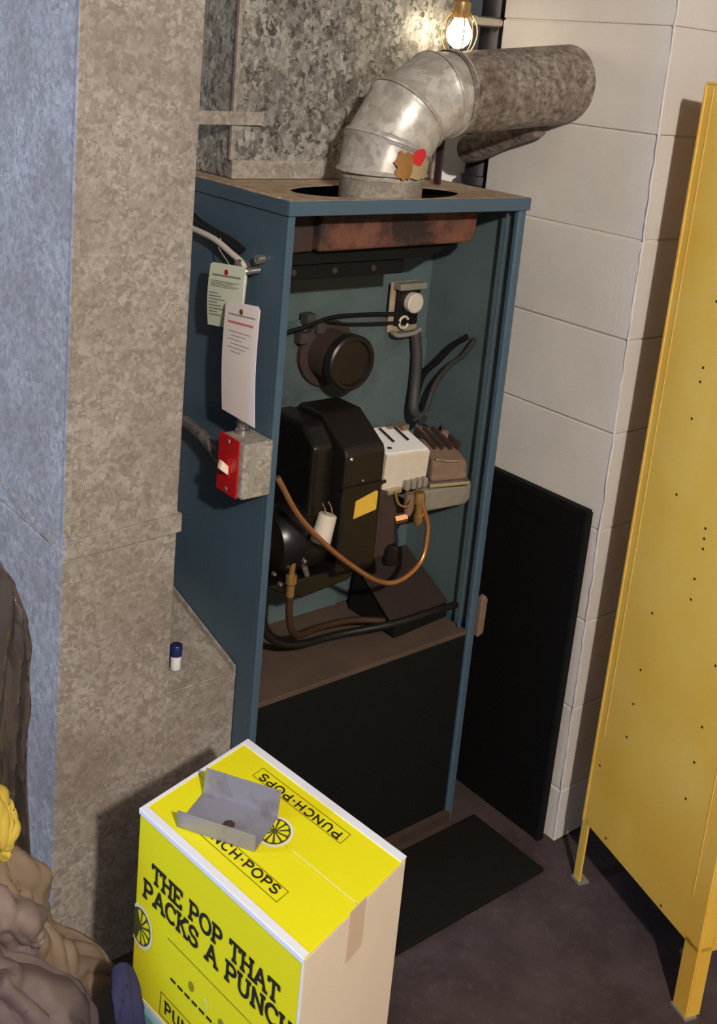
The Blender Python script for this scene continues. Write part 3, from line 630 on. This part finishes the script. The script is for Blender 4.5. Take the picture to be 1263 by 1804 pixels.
# folded edges on the visible side
lbox(.022, .0245, -.0008, .0, LZ0 + .2, LZ1 - .005).build('fold_line', 'yellow', sd)
lbox(0, .006, -.002, 0, LZ0, LZ1).build('fold_edge', 'yellow', sd, bevel=.001)
lbox(LD - .038, LD - .0365, -.0008, .0, LZ0 + .09, LZ1 - .3).build('fold_line', 'yellow', sd)
for d in (0, LD - .036):
    for s in (0, LW - .03):
        lg = MB().hexa([lp_(d + .036 if d else .022, s, .004), lp_(d + .036 if d else .022, s + .004, .004), lp_(d, s + .004, .004), lp_(d, s, .004), lp_(d + .036 if d else .022, s, LZ0 + .01), lp_(d + .036 if d else .022, s + .004, LZ0 + .01), lp_(d, s + .004, LZ0 + .01), lp_(d, s, LZ0 + .01)]).build('leg', 'yellow', lk, bevel=.001)
        lbox(d - .002, d + (.04 if d else .026), s - .003, s + .022, 0, .004).build('foot', 'ctrl_grey', lg)
        if d: lbox(LD - .004, LD, s + .004, s + .03, .004, LZ0 + .01).build('leg_web', 'yellow', lg)
n = Vector((-wv.x, -wv.y, 0))
def loc_px(u, v):                                    # photo pixel to (depth, height) on the locker side
    d = RM.transposed() @ Vector(((u - PX) / FPX, (v - PY) / FPX, 1)); t = (bk_ - CAM).dot(n) / d.dot(n); p = CAM + d * t
    return (p - bk_).dot(dv), p.z
for u, v in ((1248, 531), (1226, 648), (1221, 673), (1207, 738), (1182, 872), (1233, 932), (1231, 950), (1229, 968), (1215, 1021), (1209, 1057), (1142, 1081), (1123, 1181), (1253, 1174), (1111, 1241), (1100, 1299), (1231, 1282), (1218, 1344), (1204, 1408), (1066, 1477), (1163, 1596), (1054, 1349)):
    d, z = loc_px(u, v); z = max(LZ0 + .006, z)
    c = lp_(d, -.0002, z); m = MB().turned(c, n, [(0, .0026), (.0006, .0024)], 8); m.build('rivet_hole', 'hole', sd)
# ------------------------------------------------------------------ carton
ZT, ZB = .56, .263
cL, cB, cR, cF = [at(u, v, 2, ZT) for u, v in ((247, 1425), (437, 1303), (716, 1510), (535, 1690))]
ctn = thing('printed_carton', 'lemon yellow printed cardboard carton with steel bracket on top', 'carton', tuple((cL + cR) / 2 - Vector((0, 0, ZT - ZB))))
dn = Vector((0, 0, ZB - ZT))
LF = (cF - cL).length; LBn = (cB - cL).length
ea, eb = (cF - cL) / LF, (cB - cL) / LBn
nS = ea.cross(Vector((0, 0, 1))).normalized()        # outward of the printed side
if nS.dot(CAM - cL) < 0: nS = -nS
body = MB()
z1 = Vector((0, 0, -.003))
P8 = [cL + dn, cF + dn, cR + dn, cB + dn, cL + z1, cF + z1, cR + z1, cB + z1]
body.hexa(P8); body.mi = [1, 1, 0, 1, 0, 1]
bo = body.build('carton_body', ['print_yellow', 'beige_card'], ctn, bevel=.002)
def top(a, b, h=0.0):                                # a along printed side, b across
    p = cL.lerp(cF, a); q = cB.lerp(cR, a); return p.lerp(q, b) + Vector((0, 0, h))
def topbox(a0, a1, b0, b1, h0, h1): return MB().hexa([top(a0, b0, h0), top(a1, b0, h0), top(a1, b1, h0), top(a0, b1, h0), top(a0, b0, h1), top(a1, b0, h1), top(a1, b1, h1), top(a0, b1, h1)])
f1 = topbox(.0, 1.0, .0, .4955, -.003, 0).build('flap', 'print_yellow', ctn, bevel=.0008)
f2 = topbox(.0, 1.0, .5045, 1.0, -.003, 0).build('flap', 'print_yellow', ctn, bevel=.0008)
topbox(.0, 1.0, -.004, .05, -.0005, .0012).build('white_border', 'white_card', f1, bevel=.0006)
topbox(.0, 1.0, .94, 1.004, -.0005, .0012).build('white_border', 'white_card', f2, bevel=.0006)
topbox(-.003, .014, .0, 1.0, -.0006, .0009).build('white_edge', 'white_card', f1)
topbox(.62, .985, .497, .503, -.002, .0004).build('flap_seam', 'cream', f2)
topbox(.60, .97, .47, .60, .0001, .0003).build('clear_tape', 'print_yellow', f2)
# white folded edge and corner of the printed side
def side(u, z, o=0.0): return cL + ea * u + Vector((0, 0, z)) + nS * o
def sidebox(u0, u1, za, zb, o0, o1): return MB().hexa([side(u0, za, o1), side(u1, za, o1), side(u1, za, o0), side(u0, za, o0), side(u0, zb, o1), side(u1, zb, o1), side(u1, zb, o0), side(u0, zb, o0)])
sidebox(-.001, LF + .001, -.007, .0008, -.001, .0012).build('white_fold', 'white_card', bo, bevel=.0006)
sidebox(LF - .002, LF + .001, ZB - ZT, 0, -.001, .0006).build('white_corner', 'white_card', bo)
sidebox(-.001, LF, ZB - ZT, ZB - ZT + .008, -.001, .0006).build('white_foot', 'white_card', bo)
# tape on the plain end
nE = Vector((cR.y - cF.y, -(cR.x - cF.x), 0)).normalized()
if nE.dot(CAM - cF) < 0: nE = -nE
def endp(k, z, o): return cF.lerp(cR, k) + Vector((0, 0, z)) + nE * o
MB().hexa([endp(.42, -.075, .0004), endp(.58, -.072, .0004), endp(.58, -.072, -.001), endp(.42, -.075, -.001), endp(.42, 0, .0004), endp(.58, 0, .0004), endp(.58, 0, -.001), endp(.42, 0, -.001)]).build('end_tape', 'tape', bo)

# stroke letters: unit box width w, height 1; serif marks list (x, y, direction)
arc = lambda cx, cy, rx, ry, a0, a1, n=9: [(cx + rx * math.cos(math.radians(a0 + (a1 - a0) * i / (n - 1))), cy + ry * math.sin(math.radians(a0 + (a1 - a0) * i / (n - 1)))) for i in range(n)]
GL = {
 'T': (.8, [[(.4, 0), (.4, 1)], [(.04, 1), (.76, 1)]], [(.4, 0, 'h'), (.05, .9, 'v'), (.75, .9, 'v')]),
 'H': (.9, [[(.15, 0), (.15, 1)], [(.75, 0), (.75, 1)], [(.15, .52), (.75, .52)]], [(.15, 0, 'h'), (.15, 1, 'h'), (.75, 0, 'h'), (.75, 1, 'h')]),
 'E': (.78, [[(.15, 0), (.15, 1)], [(.02, 1), (.7, 1)], [(.02, 0), (.7, 0)], [(.15, .52), (.52, .52)]], [(.7, .1, 'v'), (.7, .9, 'v')]),
 'P': (.8, [[(.15, 0), (.15, 1)], [(.02, 1), (.45, 1)] + arc(.45, .74, .26, .26, 90, -90) + [(.15, .48)]], [(.15, 0, 'h')]),
 'O': (.92, [arc(.46, .5, .4, .5, 0, 360, 22)], []),
 'A': (.92, [[(.1, 0), (.46, 1), (.82, 0)], [(.22, .34), (.7, .34)]], [(.1, 0, 'h'), (.82, 0, 'h')]),
 'C': (.84, [arc(.46, .5, .4, .5, 48, 312, 18)], [(.74, .86, 'v')]),
 'K': (.88, [[(.15, 0), (.15, 1)], [(.72, 1), (.2, .45)], [(.34, .58), (.76, 0)]], [(.15, 0, 'h'), (.15, 1, 'h'), (.72, 1, 'h'), (.76, 0, 'h')]),
 'S': (.74, [arc(.36, .75, .28, .25, 25, 270, 12) + arc(.36, .25, .3, .25, 90, -155, 12)], [(.64, .84, 'v'), (.06, .16, 'v')]),
 'U': (.9, [[(.15, 1), (.15, .35)] + arc(.45, .33, .3, .33, 180, 360, 11) + [(.75, 1)]], [(.15, 1, 'h'), (.75, 1, 'h')]),
 'N': (.92, [[(.15, 0), (.15, 1), (.77, 0), (.77, 1)]], [(.15, 0, 'h'), (.77, 1, 'h')]),
 '.': (.34, [[(.1, .5), (.24, .5)]], []), ' ': (.42, [], []), }
def lettering(text, h, stroke, serif, place, gap=.1, width=None):
    """flat ribbons; place(x, y, lift) maps print-plane metres to world"""
    adv = sum(GL[c][0] + gap for c in text); kx = (width / (adv * h)) if width else 1.0
    m = MB(); x0 = 0.0; s2 = stroke / 2; lay = [0]
    def quad(p, q):
        d = (q[0] - p[0], q[1] - p[1]); l = math.hypot(*d)
        if l < 1e-7: return
        nx, ny = -d[1] / l * s2, d[0] / l * s2; lay[0] += 1; o = (lay[0] % 5) * .00003
        ex, ey = d[0] / l * s2 * .5, d[1] / l * s2 * .5
        m.add([place(p[0] - ex + nx, p[1] - ey + ny, o), place(p[0] - ex - nx, p[1] - ey - ny, o), place(q[0] + ex - nx, q[1] + ey - ny, o), place(q[0] + ex + nx, q[1] + ey + ny, o)], [(0, 1, 2, 3)])
    for c in text:
        wd, st, sf = GL[c]
        for pl_ in st:
            pts = [((x0 + px * h) * kx, py * h) for px, py in pl_]
            for p, q in zip(pts, pts[1:]): quad(p, q)
        if serif:
            for sx, sy, k in sf:
                cx_, cy_ = (x0 + sx * h) * kx, sy * h; r = h * .15
                quad((cx_ - (r if k == 'h' else 0), cy_ - (r * .7 if k == 'v' else 0)), (cx_ + (r if k == 'h' else 0), cy_ + (r * .7 if k == 'v' else 0)))
        x0 += (wd + gap) * h
    return m
def on_side(u, z): return lambda x, y, o: side(u + x, z + y, .0008 + o)
lettering('THE POP THAT', .025, .0052, True, on_side(.036, -.090), .08, .268).build('slogan_lettering', 'ink', bo)
lettering('PACKS A PUNCH', .026, .0054, True, on_side(.018, -.125), .08, .315).build('slogan_lettering', 'ink', bo)
sidebox(.079, .30, -.1535, -.152, 0, .0008).build('printed_rule', 'ink_soft', bo)
for i in range(12): sidebox(.09 + i * .016, .101 + i * .016, -.2115, -.208, 0, .0008).build('small_print', 'ink', bo)
def disc_on(place, r, n=20, a0=0, a1=360, mn=-9.0):
    m = MB(); vs = [place(0, 0)] + [place(max(mn, r * math.cos(math.radians(a0 + (a1 - a0) * i / n))), r * math.sin(math.radians(a0 + (a1 - a0) * i / n))) for i in range(n + 1)]
    return m.add(vs, [(0, i + 1, i + 2) for i in range(n)])
for u, z, mt in ((.135, -.189, 'ink_soft'), (.167, -.193, 'cream'), (.2, -.198, 'ink_soft')):
    disc_on(lambda x, y: side(u + x * .8, z + y, .0008), .0075).build('printed_icon', mt, bo)
    if mt == 'cream': disc_on(lambda x, y: side(u + x * .8, z + y, .0011), .006).build('printed_icon', 'print_yellow', bo)
def frame_on(place, x0, x1, y0, y1, t, name, par, mat='ink'):
    m = MB()
    for a, b, c, d in ((x0, x1, y0, y0 + t), (x0, x1, y1 - t, y1), (x0, x0 + t, y0, y1), (x1 - t, x1, y0, y1)):
        m.add([place(a, c, 0), place(b, c, 0), place(b, d, 0), place(a, d, 0)], [(0, 1, 2, 3)])
    return m.build(name, mat, par)
frame_on(on_side(0, 0), .07, .27, -.282, -.245, .0011, 'name_frame', bo)
lettering('PUNCH.POPS', .018, .0036, False, on_side(.080, -.272), .12, .18).build('name_lettering', 'ink', bo)
def citrus(place, r, par, mn=None):
    def cl(x): return x if mn is None else max(x, mn)
    def dsc(rr, o, mat, nm): 
        vs = [place(cl(0), 0, o)] + [place(cl(rr * math.cos(2 * math.pi * i / 28)), rr * math.sin(2 * math.pi * i / 28), o) for i in range(29)]
        MB().add(vs, [(0, i + 1, i + 2) for i in range(28)]).build(nm, mat, par)
    dsc(r, 0.0, 'cream', 'citrus_rim'); dsc(r * .84, .0002, 'citrus', 'citrus_pith')
    m = MB()
    for k in range(11):
        a = 2 * math.pi * k / 11; 
        pts = [(r * .14 * math.cos(a), r * .14 * math.sin(a)), (r * .72 * math.cos(a - .2), r * .72 * math.sin(a - .2)), (r * .78 * math.cos(a), r * .78 * math.sin(a)), (r * .72 * math.cos(a + .2), r * .72 * math.sin(a + .2))]
        if mn is not None and min(p[0] for p in pts) < mn: continue
        m.add([place(x, y, .0004) for x, y in pts], [(0, 1, 2, 3)])
    m.build('citrus_segments', 'print_yellow', par)
citrus(lambda x, y, o: side(.016 + x * .85, -.178 + y, .0008 + o), .034, bo, -.0185)
citrus(lambda x, y, o: top(.50 + x / LF, .525 + y / LBn, .0006 + o), .029, f2)
# name on both flaps; the far one upside down
def on_top(a, b, sgn):
    return lambda x, y, o: top(a + sgn * x / LF, b + sgn * y / LBn, .0006 + o)
frame_on(on_top(.20, .15, 1), 0, .188, 0, .024, .0009, 'name_frame', f1)
lettering('PUNCH.POPS', .0135, .0030, False, on_top(.225, .182, 1), .12, .172).build('name_lettering', 'ink', f1)
frame_on(on_top(.75, .875, -1), 0, .188, 0, .024, .0009, 'name_frame', f2)
lettering('PUNCH.POPS', .0135, .0030, False, on_top(.725, .842, -1), .12, .172).build('name_lettering', 'ink', f2)

# bent steel channel lying on the carton
bq = [top(a, b, .0035) for a, b in ((.209, .095), (.545, .321), (.435, .612), (.105, .378))]
br = thing('steel_bracket', 'bent bare steel channel bracket lying on the yellow carton', 'bracket', tuple((bq[0] + bq[2]) / 2))
x_ = (bq[1] - bq[0] + bq[2] - bq[3]); blen = x_.length / 2; x_.normalize(); y_ = Vector((-x_.y, x_.x, 0)); bw = ((bq[3] - bq[0]).dot(y_) + (bq[2] - bq[1]).dot(y_)) / 2
cen = (bq[0] + bq[1] + bq[2] + bq[3]) / 4
def bp_(x, y, z): return cen + x_ * x + y_ * y + Vector((0, 0, z))
def bbox_(x0, x1, y0, y1, z0, z1, sk=0.0, top_in=0.0):
    return MB().hexa([bp_(x0 + sk * y0, y0, z0), bp_(x1 + sk * y0, y0, z0), bp_(x1 + sk * y1, y1, z0), bp_(x0 + sk * y1, y1, z0), bp_(x0 + sk * y0, y0 + top_in, z1), bp_(x1 + sk * y0, y0 + top_in, z1), bp_(x1 + sk * y1, y1 + top_in, z1), bp_(x0 + sk * y1, y1 + top_in, z1)])
hl, hw = blen / 2, bw / 2
web = bbox_(-hl, hl, -hw, hw, -.002, -.0005).build('web', 'steel', br)
bbox_(-hl, hl, hw - .0015, hw, -.0005, .036, 0, .006).build('rear_flange', 'steel', br, bevel=.0006)
bbox_(-hl, hl, -hw, -hw + .0015, -.0005, .024, 0, -.002).build('front_flange', 'steel', br, bevel=.0006)
MB().turned(bp_(.004, -.006, -.0004), (0, 0, 1), [(0, .009), (.0003, .008)], 7).build('rust_spot', 'rust_dark', web)

# tote under the carton
tt = thing('storage_tote', 'pale teal plastic tote under the yellow carton', 'tote', tuple((cL + cR) / 2 - Vector((0, 0, ZT))))
def insetbox(k, z0, z1):
    m_ = (cL + cR) / 2; q = [m_ + (p - m_) * k for p in (cL, cF, cR, cB)]
    return MB().hexa([Vector((p.x, p.y, z0)) for p in q] + [Vector((p.x, p.y, z1)) for p in q])
insetbox(.94, .0, .235).build('tub', 'tote', tt, bevel=.01)
insetbox(1.03, .235, ZB - .001).build('lid', 'tote', tt, bevel=.006)

# ------------------------------------------------------------------ clothes heaped at the left
def cloth(name, mat, label, cat, rows, amp, fs, seed, thick=.006, group=None, aniso=(1, 1), parts=None):
    """rows of 3-D points -> smooth sheet with fold relief"""
    nr, ncol = len(rows), len(rows[0]); su = 16
    cols = [spline(r, su) for r in rows]; nc = len(cols[0])
    grid = list(zip(*[spline([c[i] for c in cols], su) for i in range(nc)]))
    nrw = len(grid); G = [[Vector(grid[j][i]) for i in range(nc)] for j in range(nrw)]
    vs = []
    for j in range(nrw):
        for i in range(nc):
            du_ = G[j][min(i + 1, nc - 1)] - G[j][max(i - 1, 0)]; dv_ = G[min(j + 1, nrw - 1)][i] - G[max(j - 1, 0)][i]
            nn = du_.cross(dv_); nn = nn.normalized() if nn.length > 1e-9 else Vector((0, 0, 1))
            if nn.dot(CAM - G[j][i]) < 0: nn = -nn
            u, v = i / (nc - 1), j / (nrw - 1)
            q = Vector((u * fs * aniso[0], v * fs * aniso[1], seed))
            wv_ = Vector((noise.noise(q * .45 + Vector((3, 1, 8))), noise.noise(q * .45 + Vector((5, 5, 5))), 0))
            q2 = q + wv_ * 1.1
            r1 = 1 - math.sqrt(noise.noise(q2 * .8) ** 2 + .0016) * 2.2; r2 = 1 - math.sqrt(noise.noise(q2 * 1.6 + Vector((9, 3, 1))) ** 2 + .0025) * 2.2
            r3 = 1 - math.sqrt(noise.noise(q2 * 3.1 + Vector((1, 6, 2))) ** 2 + .002) * 2.2
            h = r1 * .85 + r2 * .5 + r3 * .2 + noise.noise(q * .6) * .8 - .85
            e = min(1, min(u, 1 - u, v, 1 - v) * 9 + .25)
            vs.append(G[j][i] + nn * amp * h * e)
    m = MB().add(vs, [(j * nc + i, j * nc + i + 1, (j + 1) * nc + i + 1, (j + 1) * nc + i) for j in range(nrw - 1) for i in range(nc - 1)])
    return tag(m.build(name, mat, smooth=80, solid=thick), label, cat, group)
def R_(y, *uv): return [at(u, v, 1, y) for u, v in uv]
# plastic garment bag beside the duct
cloth('garment_bag', 'bag', 'shiny plastic garment bag hanging beside the galvanised duct', 'garment bag',
      [R_(-.02, (-120, 930), (-60, 950), (-5, 992), (22, 1050)), R_(-.05, (-130, 1050), (-60, 1060), (15, 1080), (50, 1130)), R_(-.06, (-130, 1200), (-60, 1200), (15, 1210), (52, 1220)), R_(-.06, (-130, 1350), (-60, 1350), (10, 1360), (48, 1370)), R_(-.06, (-130, 1530), (-50, 1530), (18, 1532), (56, 1535))], .020, 2.6, 1.3, .004, None, (1.9, .55))
cloth('yellow_cloth', 'yellow_cloth', 'yellow cloth bundled on top of the tan jacket', 'cloth',
      [R_(-.10, (-120, 1330), (-50, 1350), (-6, 1395), (6, 1412)), R_(-.13, (-120, 1400), (-50, 1410), (5, 1420), (22, 1450)), R_(-.14, (-120, 1470), (-50, 1480), (0, 1485), (22, 1478)), R_(-.13, (-120, 1530), (-50, 1530), (-8, 1515), (4, 1500))], .012, 2.2, 4.2, .008, None, (1, 1))
cloth('tan_jacket', 'tan_cloth', 'tan jacket crumpled in the heap beside the duct', 'jacket',
      [R_(-.09, (-70, 1470), (0, 1492), (36, 1505), (62, 1560), (84, 1622), (140, 1636), (190, 1672), (222, 1720)),
       R_(-.12, (-80, 1540), (-10, 1550), (40, 1570), (70, 1610), (100, 1655), (150, 1680), (195, 1712), (225, 1750)),
       R_(-.14, (-90, 1620), (-20, 1630), (40, 1645), (80, 1670), (115, 1700), (160, 1730), (200, 1765), (225, 1800)),
       R_(-.13, (-90, 1760), (-20, 1770), (40, 1780), (90, 1790), (130, 1810), (170, 1830), (205, 1850), (225, 1880))], .026, 2.6, 2.6, .008, None, (1.5, .9))
cloth('mauve_jacket', 'plum_cloth', 'mauve nylon jacket lying in front of the tan jacket', 'jacket',
      [R_(-.19, (-100, 1640), (-30, 1655), (20, 1672), (60, 1680), (95, 1700), (140, 1735), (178, 1775), (205, 1830)),
       R_(-.23, (-110, 1690), (-30, 1700), (25, 1715), (65, 1730), (100, 1755), (140, 1790), (170, 1825), (190, 1870)),
       R_(-.25, (-120, 1760), (-30, 1770), (30, 1780), (70, 1800), (105, 1825), (140, 1855), (165, 1885), (180, 1920)),
       R_(-.25, (-120, 1880), (-30, 1890), (30, 1900), (70, 1910), (105, 1930), (140, 1950), (165, 1960), (180, 1980))], .030, 2.6, 11.7, .006, None, (1.5, .9))
cloth('taupe_sleeve', 'taupe', 'taupe nylon sleeve folded over the heap edge', 'sleeve',
      [R_(-.16, (-60, 1560), (-10, 1568), (25, 1580), (55, 1610), (66, 1640)), R_(-.19, (-60, 1600), (-10, 1605), (30, 1615), (62, 1636), (74, 1655)), R_(-.19, (-60, 1640), (-10, 1646), (30, 1650), (60, 1660), (70, 1672)), R_(-.17, (-60, 1680), (-10, 1680), (30, 1678), (52, 1680), (60, 1684))], .016, 1.8, 21.0, .006)
cloth('navy_garment', 'navy_cloth', 'navy garment bunched against the carton and tote', 'garment',
      [R_(-.25, (196, 1712), (212, 1700), (228, 1704), (236, 1722)), R_(-.28, (196, 1760), (215, 1752), (236, 1760), (262, 1790)), R_(-.29, (200, 1800), (220, 1800), (245, 1805), (268, 1815)), R_(-.28, (200, 1880), (220, 1880), (245, 1880), (268, 1880))], .006, 2.2, 31.0, .008)

# ------------------------------------------------------------------ the caged bulb hanging by the flue
lb = thing('caged_bulb', 'lit caged bulb hanging between flue pipe and plenum', 'lamp', (.517, .195, 1.64))
bc = Vector((.517, .195, 1.640))
MB().turned(bc, (0, 0, 1), [(-.03, .002), (-.028, .010), (-.02, .019), (-.006, .0245), (.006, .024), (.018, .017), (.028, .012)], 20).build('bulb', 'bulb', lb, smooth=60)
MB().turned(bc + Vector((0, 0, .027)), (0, 0, 1), [(0, .014), (.006, .017), (.03, .017), (.034, .011), (.045, .010)], 18).build('socket', 'bulb_socket', lb, smooth=40)
MB().tube([bc + Vector((0, 0, .07)), bc + Vector((.002, .01, .2)), bc + Vector((0, .02, .4)), bc + Vector((0, .02, .775))], .004, 8).build('cord', 'wire_black', lb, smooth=60)
for k in range(6):
    a = k * math.pi / 3; c, s_ = math.cos(a), math.sin(a)
    MB().tube([bc + Vector((c * r, s_ * r, z)) for r, z in ((.017, .04), (.032, .02), (.036, -.005), (.026, -.032), (.002, -.042))], .0012, 5, 5).build('cage_wire', 'brass', lb, smooth=60)
tag(MB().turned((.553, .262, 1.668), (1, 0, .02), [(0, .011), (.05, .011), (.052, .014), (.066, .014), (.068, .011), (.14, .011)], 14).build('bright_conduit', 'chrome', smooth=35), 'short bright conduit joint beside the caged bulb', 'conduit')
light('caged_bulb_light', 'POINT', tuple(bc + Vector((0, -.0, -.0))), 1.4, (1, .84, .64), .026)
